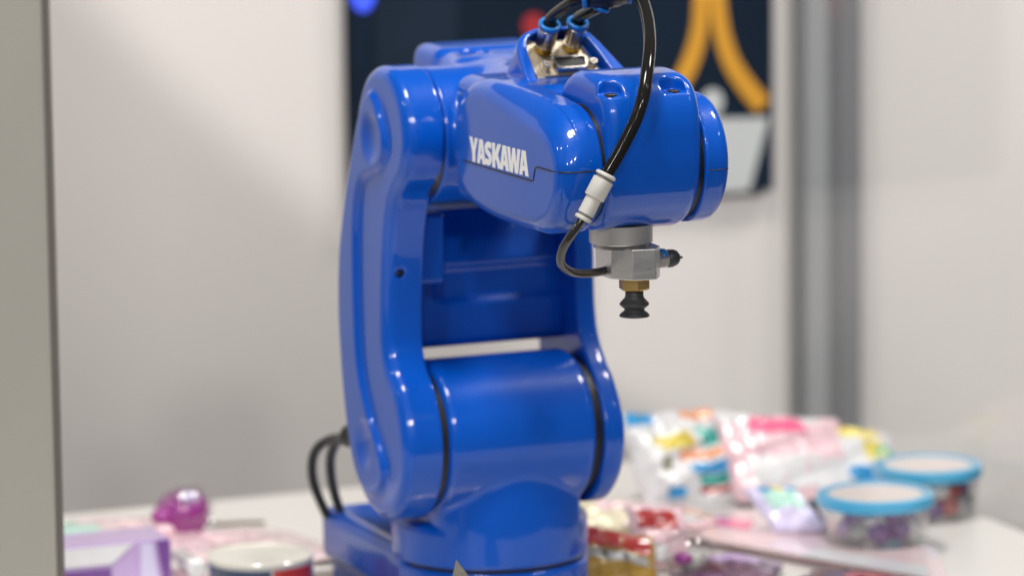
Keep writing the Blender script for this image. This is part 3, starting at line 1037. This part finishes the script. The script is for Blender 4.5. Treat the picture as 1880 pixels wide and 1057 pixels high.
F = {
    'white': film('white_film', (0.74, 0.75, 0.77)), 'pink': film('pale_pink_film', (0.83, 0.58, 0.63)), 'hotpink': film('hot_pink_film', (0.85, 0.12, 0.28)),
    'yellow': film('yellow_film', (0.80, 0.66, 0.10)), 'teal': film('teal_film', (0.02, 0.42, 0.36)), 'blue': film('sky_blue_film', (0.03, 0.32, 0.68)),
    'navy': film('navy_film', (0.02, 0.04, 0.10)), 'red': film('red_film', (0.46, 0.04, 0.04)), 'orange': film('orange_film', (0.85, 0.36, 0.18)),
    'purple': film('purple_film', (0.16, 0.05, 0.28)), 'magenta': film('magenta_plastic', (0.30, 0.012, 0.24), 0.4), 'lavender': film('lavender_film', (0.50, 0.36, 0.64)),
    'lilac': film('lilac_film', (0.62, 0.58, 0.80)), 'palepink': film('blush_card', (0.78, 0.62, 0.63)), 'gold': film('gold_foil', (0.42, 0.25, 0.035), 0.25),
    'maroon': film('maroon_film', (0.10, 0.012, 0.035)), 'plum': film('plum_film', (0.13, 0.06, 0.12)), 'cream': film('cream_film', (0.76, 0.70, 0.50)),
    'mint': film('mint_film', (0.45, 0.72, 0.62)), 'grey': film('grey_film', (0.42, 0.42, 0.40)), 'black': film('black_film', (0.012, 0.016, 0.014)),
    'olive': film('olive_print', (0.20, 0.20, 0.08)), 'peach': film('peach_label', (0.74, 0.66, 0.63), 0.4), 'cyan': film('cyan_plastic', (0.07, 0.42, 0.70), 0.3),
    'tinlid': film('tin_lid', (0.70, 0.68, 0.61), 0.35), 'silver': mat('silver_plastic', (0.80, 0.80, 0.80), 0.15, 0.6, coat=1.0), 'cord': mat('brown_cord', (0.16, 0.11, 0.07), 0.8, bump=0.4, bscale=600),
}


def pillow(name, parent, C, a, b, th, m, patches=(), seed=0, n=26, square=2.6):
    """a crimped plastic pouch: centre C, half-vectors a (width) and b (height), bulge th; patches = printed areas (s0, s1, t0, t1, material[, name])"""
    rnd = np.random.RandomState(seed)
    C, a, b = [np.array(v, float) for v in (C, a, b)]
    nn = np.cross(a, b)
    nn /= np.linalg.norm(nn)
    ph = rnd.rand(8) * 6.28

    def S(s, t, side, off=0.0):
        prof = (1 - np.abs(s) ** square) * (1 - np.abs(t) ** square)
        wr = 0.16 * np.sin(5 * s + ph[0] + 3 * t) + 0.13 * np.sin(9 * t - 4 * s + ph[1]) + 0.10 * np.sin(17 * s + ph[2] + 5 * t) + 0.07 * np.sin(23 * t - 11 * s + ph[5])
        edge = 0.025 * np.sin(9 * s + ph[3]) + 0.025 * np.sin(7 * t + ph[4])
        h = th * (prof ** 0.6) * (1 + wr) * side + 0.35 * side
        return C + a * (s + edge)[..., None] + b * (t + edge)[..., None] + nn * (h + off)[..., None]

    g = np.linspace(-1, 1, n)
    s, t = np.meshgrid(g, g, indexing='ij')
    V = np.concatenate([S(s, t, 1).reshape(-1, 3), S(s, t, -1).reshape(-1, 3)])
    Q = []
    for i in range(n - 1):
        for j in range(n - 1):
            k = i * n + j
            Q.append((k, k + n, k + n + 1, k + 1))
            k += n * n
            Q.append((k, k + 1, k + n + 1, k + n))
    rim = [(i, 0) for i in range(n)] + [(n - 1, j) for j in range(1, n)] + [(i, n - 1) for i in range(n - 2, -1, -1)] + [(0, j) for j in range(n - 2, 0, -1)]
    for k in range(len(rim)):
        p, q = rim[k], rim[(k + 1) % len(rim)]
        A, B = p[0] * n + p[1], q[0] * n + q[1]
        Q.append((A, A + n * n, B + n * n, B))
    body = link('film', mesh_np('film', V, Q), m, parent)
    for pt in patches:
        s0, s1, t0, t1, pm = pt[:5]
        sk = pt[5] if len(pt) > 5 else 0.0
        k = 12
        S_, T_2 = np.meshgrid(np.linspace(s0, s1, k), np.linspace(t0, t1, k), indexing='ij')
        S_ = S_ + sk * (T_2 - t0)
        side = 1
        top, bot = S(S_, T_2, side, 0.45).reshape(-1, 3), S(S_, T_2, side, 0.12).reshape(-1, 3)
        Q2 = []
        for i in range(k - 1):
            for j in range(k - 1):
                q = i * k + j
                Q2.append((q, q + k, q + k + 1, q + 1))
        link('printed_patch', mesh_np('printed_patch', np.concatenate([top, bot]), Q2 + [tuple(x + k * k for x in reversed(q)) for q in Q2]), pm, body)
    return body


def pouch(name, label, cat, C, a, b, th, m, patches=(), seed=0, square=2.6):
    e = empty(name, (C[0], C[1], C[2] - abs(b[2])), label, cat)
    pillow(name, e, C, a, b, th, m, patches, seed, square=square)
    return e


# right: pouches leaning together behind the tubs (a = half width, b = half height leaning back)
pouch('snack_pouch', 'white pouch with rainbow coloured patches leaning behind the robot base', 'pouch', (281, 262, -84), (-38, 0, 1.5), (0, -19, -26.5), 12, F['white'],
      [(0.50, 0.95, -0.98, -0.70, F['blue']), (0.66, 0.80, -0.97, -0.72, F['olive']), (-0.55, 0.05, -0.98, -0.76, F['orange']), (0.10, 0.62, -0.42, -0.08, F['yellow'], -0.3), (-0.72, -0.10, -0.52, -0.10, F['teal'], -0.2),
       (-0.55, 0.28, -0.04, 0.12, F['orange']), (-0.62, 0.12, 0.20, 0.40, F['blue'], -0.2), (-0.62, 0.02, 0.44, 0.62, F['teal'], -0.1), (-0.55, 0.06, 0.66, 0.78, F['red']), (0.32, 0.62, 0.66, 0.84, F['blue']),
       (0.42, 0.55, 0.02, 0.26, F['olive'])], 3)
pouch('snack_pouch', 'pale pink pouch with a hot pink band between the white pouch and the tubs', 'pouch', (339, 243, -85), (-40, 5, 4.0), (0, -18, -24), 11, F['pink'],
      [(-0.30, 0.62, -0.84, -0.44, F['hotpink']), (-0.92, 0.72, 0.08, 0.72, F['white']), (-0.60, -0.30, -0.98, -0.72, F['white']), (0.50, 0.94, -0.98, -0.70, F['white']), (-0.98, -0.86, -0.7, 0.7, F['orange'])], 5)
pouch('snack_pouch', 'small white pouch with yellow, green and blue stripes beside the rear tub', 'pouch', (388, 236, -90), (-21, 4, 4), (0, -13, -19), 8, F['white'],
      [(-0.45, 0.75, -0.98, -0.62, F['yellow']), (-0.40, 0.15, -0.50, -0.05, F['yellow'], -0.4), (-0.75, -0.25, -0.40, 0.45, F['teal'], -0.1), (-0.35, 0.72, 0.30, 0.90, F['blue'])], 8)
pouch('snack_pouch', 'lilac and mint pouch lying on the blush card in front of the pink pouch', 'pouch', (284, 132, -90), (-15, 5, 0), (5, -13, -11.5), 5, F['lilac'],
      [(-0.7, 0.6, -0.6, 0.1, F['mint']), (-0.35, 0.05, -0.98, -0.62, F['yellow']), (0.15, 0.6, -0.98, -0.62, F['blue']), (-0.75, -0.45, -0.98, -0.62, F['blue'])], 11)
pouch('snack_pouch', 'cream wrapper lying flat beside the robot base under the blush card', 'wrapper', (206, 211, -102), (-24, 6, 1), (4, -16, -5), 6, F['cream'], [(-0.6, 0.3, -0.5, 0.2, F['pink'])], 12)
pouch('snack_pouch', 'gold and red foil wrapper standing right of the round robot base', 'wrapper', (150, 78, -95), (-22, 8, 5), (-3, -9, -14), 7, F['gold'],
      [(-0.85, 0.95, -0.85, -0.18, F['red']), (-0.80, 0.90, -0.08, 0.28, F['grey'], -0.05), (0.55, 0.75, -0.05, 0.24, F['black']), (0.15, 0.32, -0.05, 0.24, F['black']), (-0.30, -0.10, -0.05, 0.24, F['black'])], 14)
pouch('snack_pouch', 'pink and red wrapper between the gold wrapper and the clear ball', 'wrapper', (186, 96, -90), (-16, 4, 2), (0, -8, -17), 5, F['pink'], [(-0.7, 0.7, -0.8, -0.2, F['red']), (-0.2, 0.8, 0.3, 0.8, F['white'])], 15)

# blush card that lies across the heap
cd = empty('blister_card', (270, 100, TABLE_Z), 'long blush pink blister card lying slanted across the toys at right', 'card')
cv = [(203.5, 205, -104.6), (308, -25, -104.6), (341, 51, -104.6), (330, 138, -104.6), (232, 262, -104.6)]
link('card', prism_mesh('card', cv, (0, 0, 1.8), 0.3, 1), F['palepink'], cd, smooth=False)
link('tray', prism_mesh('tray', [(216, 200, TABLE_Z), (304, 0, TABLE_Z), (326, 50, TABLE_Z), (318, 130, TABLE_Z), (234, 240, TABLE_Z)], (0, 0, 5.2), 0.8), F['palepink'], cd, smooth=False)
pillow('blister', cd, (232, 190, -101), (-14, 30, 0), (-11, -6, 0), 3.0, F['pink'], [(-0.8, -0.1, -0.6, 0.6, F['white'])], 21)
link('printed_strip', prism_mesh('printed_strip', [(244, 214, -102.7), (251, 171, -102.7), (263, 186, -102.7), (256, 228, -102.7)], (0, 0, 0.3)), F['orange'], cd, smooth=False)
link('printed_strip', prism_mesh('printed_strip', [(252, 168, -102.7), (266, 146, -102.7), (278, 162, -102.7), (264, 184, -102.7)], (0, 0, 0.3)), F['hotpink'], cd, smooth=False)
link('printed_strip', prism_mesh('printed_strip', [(262, 70, -102.7), (300, -14, -102.7), (314, 10, -102.7), (280, 80, -102.7)], (0, 0, 0.3)), F['white'], cd, smooth=False)
tag(link('toy_wedge', prism_mesh('toy_wedge', [(293, 131, -102.6), (309, 126, -102.6), (300, 128, -84)], (2, 8, 0), 0.8), F['black'], base=(300, 130, -102.6), smooth=False), 'small black wedge standing on the blush card beside the front tub', 'toy')

# dark packages in front of the card
for C_, a_, b_, th_, m_, lb, pt in (((214, 62, -105), (-20, 22, 0), (-16, -22, 0), 4.5, F['plum'], 'plum coloured packet lying in front of the left part of the blush card', [(-0.6, 0.5, -0.7, 0.0, F['lavender']), (0.0, 0.7, 0.3, 0.8, F['maroon'])]),
                                    ((254, -14, -105), (-22, 30, 0), (-24, -24, 0), 4.5, F['maroon'], 'maroon packet lying in front of the right part of the blush card', [(-0.7, 0.2, -0.8, -0.3, F['red']), (-0.2, 0.7, -0.1, 0.5, F['plum'])])):
    pouch('sweet_packet', lb, 'packet', C_, a_, b_, th_, m_, pt, 41 + len(lb))


# clear plastics
def clear(name, tint, spec=0.08):
    m, nt, b = new_mat(name)
    nt.nodes.remove(b)
    t_ = nt.nodes.new('ShaderNodeBsdfTransparent')
    t_.inputs['Color'].default_value = (*tint, 1)
    g_ = nt.nodes.new('ShaderNodeBsdfGlossy')
    g_.inputs['Roughness'].default_value = 0.08
    l_ = nt.nodes.new('ShaderNodeLayerWeight')
    l_.inputs['Blend'].default_value = 0.35
    a_ = nt.nodes.new('ShaderNodeMath')
    a_.operation = 'MULTIPLY_ADD'
    a_.inputs[1].default_value = 0.35
    a_.inputs[2].default_value = spec
    nt.links.new(l_.outputs['Facing'], a_.inputs[0])
    x_ = nt.nodes.new('ShaderNodeMixShader')
    nt.links.new(a_.outputs[0], x_.inputs['Fac'])
    nt.links.new(t_.outputs['BSDF'], x_.inputs[1])
    nt.links.new(g_.outputs['BSDF'], x_.inputs[2])
    nt.links.new(x_.outputs['Shader'], nt.nodes['Material Output'].inputs['Surface'])
    return m


F['clear'] = clear('clear_plastic', (0.95, 0.95, 0.95), 0.04)


def blob(name, parent, c, r, m, sq=(1, 1, 1), n=14):
    prof = [(max(0.02, math.sin(math.pi * k / n)) * r, -math.cos(math.pi * k / n) * r * sq[2]) for k in range(n + 1)]
    return link(name, lathe_mesh(name, c, (0.05, 0.03, 1), prof, 20), m, parent)


def tub(c, R, H, label, fill, seed):
    rnd = random.Random(seed)
    e = empty('sweet_tub', c, label, 'tub', 'clear tubs with blue lids')
    c = np.array(c, float)
    sharp(link('tub_body', lathe_mesh('tub_body', c, (0, 0, 1), [(R * .86, 0.1), (R * .88, 0.6), (R * .95, H - 6), (R * .955, H - 4), (R * .92, H - 4.2), (R * .85, 1.4)], 48), F['clear'], e))
    lid = sharp(link('lid', lathe_mesh('lid', c, (0, 0, 1), [(R * .96, H - 7), (R * 1.0, H - 6.8), (R * 1.02, H - 3), (R * 1.0, H - 0.4), (R * .96, H), (R * .84, H), (R * .82, H - 1.4)], 56), F['cyan'], e))
    link('lid_label', lathe_mesh('lid_label', c, (0, 0, 1), [(R * .81, H - 1.3), (R * .81, H - 0.9)], 48), F['peach'], lid, smooth=False)
    for k, (ang, hh, rr, key) in enumerate(fill):
        p = c + np.array([math.cos(math.radians(ang)) * R * .60, math.sin(math.radians(ang)) * R * .60, hh])
        blob('sweet', e, p, rr, F[key], (1, 1, 0.85))
    return e


tub((320, 88, -102.6), 34, 28, 'front clear tub with a blue lid and purple sweets, on the right of the table',
    [(250, 8, 7.5, 'purple'), (285, 9, 7, 'purple'), (215, 8, 7, 'grey'), (315, 8, 7, 'white'), (190, 9, 6.5, 'lavender'), (235, 17, 6, 'white'), (270, 18, 6, 'purple'), (300, 17, 6, 'purple'), (345, 9, 7, 'lavender'), (205, 17, 6, 'lavender')], 1)
tub((394.5, 166, TABLE_Z), 32.5, 32, 'rear clear tub with a blue lid and red and white sweets, by the right pane',
    [(250, 8, 7.5, 'purple'), (280, 9, 7.5, 'red'), (310, 8, 7, 'white'), (215, 8, 7, 'white'), (340, 9, 7, 'navy'), (262, 19, 6.5, 'white'), (290, 19, 6.5, 'red'), (318, 18, 6, 'purple'), (230, 18, 6, 'grey')], 2)

# clear capsule ball among the wrappers
cb = empty('capsule_ball', (192, 66, TABLE_Z), 'clear capsule ball with a purple piece inside, in front of the plum box', 'capsule')
blob('shell', cb, (190, 62, -95), 15, F['clear'])
blob('filling', cb, (184, 58, -95), 5.5, F['magenta'], (1, 1, 0.7))
blob('filling', cb, (193, 64, -98), 8.5, F['grey'], (1, 1, 0.8))

# left: magenta capsule, wrappers, box, tin, stick, bead on a cord
cc = empty('capsule_ball', (-31, 298, TABLE_Z), 'magenta and clear capsule ball lying at the left of the table', 'capsule')
ax0 = (-0.25, -0.15, 1.0)
n_ = 16
link('bottom_half', lathe_mesh('bottom_half', (-31.4, 298.5, -94.5), ax0, [(max(.05, math.sin(math.pi * k / n_)) * 16.2, -math.cos(math.pi * k / n_) * 15.6) for k in range(n_ - 4)], 36), F['magenta'], cc)
link('top_half', lathe_mesh('top_half', (-30.2, 298.5, -92.0), ax0, [(max(.05, math.sin(math.pi * k / n_)) * 17.4, -math.cos(math.pi * k / n_) * 17.2) for k in range(7, n_ + 1)], 36), F['clear'], cc)
blob('filling', cc, (-29, 292, -84), 6.5, F['lilac'], (1, 1, 0.6))
blob('tail', cc, (-46, 292, -94), 7, F['magenta'], (1, 1, 0.7))
blob('tail_tip', cc, (-47, 286, -101), 6.5, F['pink'], (1, 1, 0.6))
pouch('snack_pouch', 'blush wrapper lying flat between the magenta capsule and the tin', 'wrapper', (-12, 245, -106), (-42, 6, 0), (10, -48, 0), 4, F['palepink'], [(-0.4, 0.5, -0.6, 0.2, F['pink'])], 31)
pouch('snack_pouch', 'pale wrapper lying flat behind the purple box at far left', 'wrapper', (-72, 318, -106), (-42, 2, 0), (6, -34, 0), 4, F['palepink'], [(0.2, 0.9, -0.7, 0.6, F['mint']), (-0.8, -0.1, 0.0, 0.8, F['pink'])], 32)
bx = empty('sweet_box', (-110, 205, TABLE_Z), 'purple and white printed box at the lower left beside the post', 'box')
link('carton', box_mesh('carton', (-150, 190, TABLE_Z), (-74.7, 226, -84.2), 1.0), F['lavender'], bx, smooth=False)
yq = 189.7
for nm, P_, m_ in (('window', [(-146, -85.2), (-97, -85.2), (-110.5, -96), (-146, -96)], F['white']), ('lower_band', [(-149, -98.5), (-111, -98.5), (-111, -108), (-149, -108)], F['purple']),
                   ('edge_band', [(-84, -85), (-76, -85), (-76, -109), (-80, -109)], F['purple']), ('light_band', [(-93, -86), (-86, -86), (-83, -109), (-94, -109)], F['lilac'])):
    link(nm, prism_mesh(nm, [(a, yq, z) for a, z in P_], (0, -0.4, 0)), m_, bx, smooth=False)
tn_ = empty('round_tin', (-44, 124, TABLE_Z), 'round tin with a cream lid and navy and red label at lower left', 'tin')
TC = np.array([-45.5, 122, TABLE_Z])
sharp(link('tin_body', lathe_mesh('tin_body', TC, (0, 0, 1), [(28.8, 0), (29.2, 0.5), (29.2, 24), (28.8, 24.5)], 56), F['white'], tn_))
sharp(link('lid', lathe_mesh('lid', TC, (0, 0, 1), [(29.2, 24.6), (29.8, 24.8), (29.8, 26.6), (29.2, 27.2), (27, 27.2), (26.6, 26.4), (1, 26.4)], 56), F['tinlid'], tn_))


def cyl_patch(name, parent, c, R, z0, z1, a0, a1, m, k=14):
    A = np.radians(np.linspace(a0, a1, k))
    V, Q = [], []
    for r_ in (R, R + 0.35):
        for z in (z0, z1):
            V += [(c[0] + r_ * math.cos(t_), c[1] + r_ * math.sin(t_), c[2] + z) for t_ in A]
    for i in range(k - 1):
        Q += [(i, i + 1, k + i + 1, k + i), (2 * k + i, 3 * k + i, 3 * k + i + 1, 2 * k + i + 1)]
    return link(name, mesh_np(name, V, Q), m, parent)


cyl_patch('label_panel', tn_, TC, 29.3, 1, 23.2, 178, 262, F['navy'])
cyl_patch('label_panel', tn_, TC, 29.3, 1, 23.2, 264, 318, F['red'])
cyl_patch('label_panel', tn_, TC, 29.3, 1, 23.2, 320, 340, F['lavender'])
cyl_patch('label_mark', tn_, TC, 29.7, 4, 15, 196, 232, F['white'])
cyl_patch('label_mark', tn_, TC, 29.7, 4, 9, 276, 312, F['white'])
lp = empty('lip_stick', (-63, 190, TABLE_Z), 'small shiny white stick lying between the purple box and the tin', 'stick')
sharp(link('barrel', lathe_mesh('barrel', (-63.2, 208, -100), (-0.05, -1, -0.02), [(4.2, 0), (5.2, 0.8), (5.2, 24), (4.4, 25)], 28), F['silver'], lp))
sharp(link('cap', lathe_mesh('cap', (-63.2, 208, -100), (-0.05, -1, -0.02), [(5.0, 25.5), (5.5, 26), (5.5, 33), (4.5, 34)], 28), F['white'], lp))
link('stand', box_mesh('stand', (-70, 178, TABLE_Z), (-57, 206, -105.4), 1.0), F['pink'], lp, smooth=False)
bd = empty('bead_charm', (-5, 322, TABLE_Z), 'shiny bead on a brown cord beside the magenta capsule', 'charm')
blob('bead', bd, (-5.5, 322, -106.6), 3.2, F['silver'])
link('cord', tube_mesh('cord', [(-3, 322, -108.6), (6, 320, -108.4), (16, 320, -108.8), (26, 316, -108.8)], 1.1, 8, 6), F['cord'], bd)
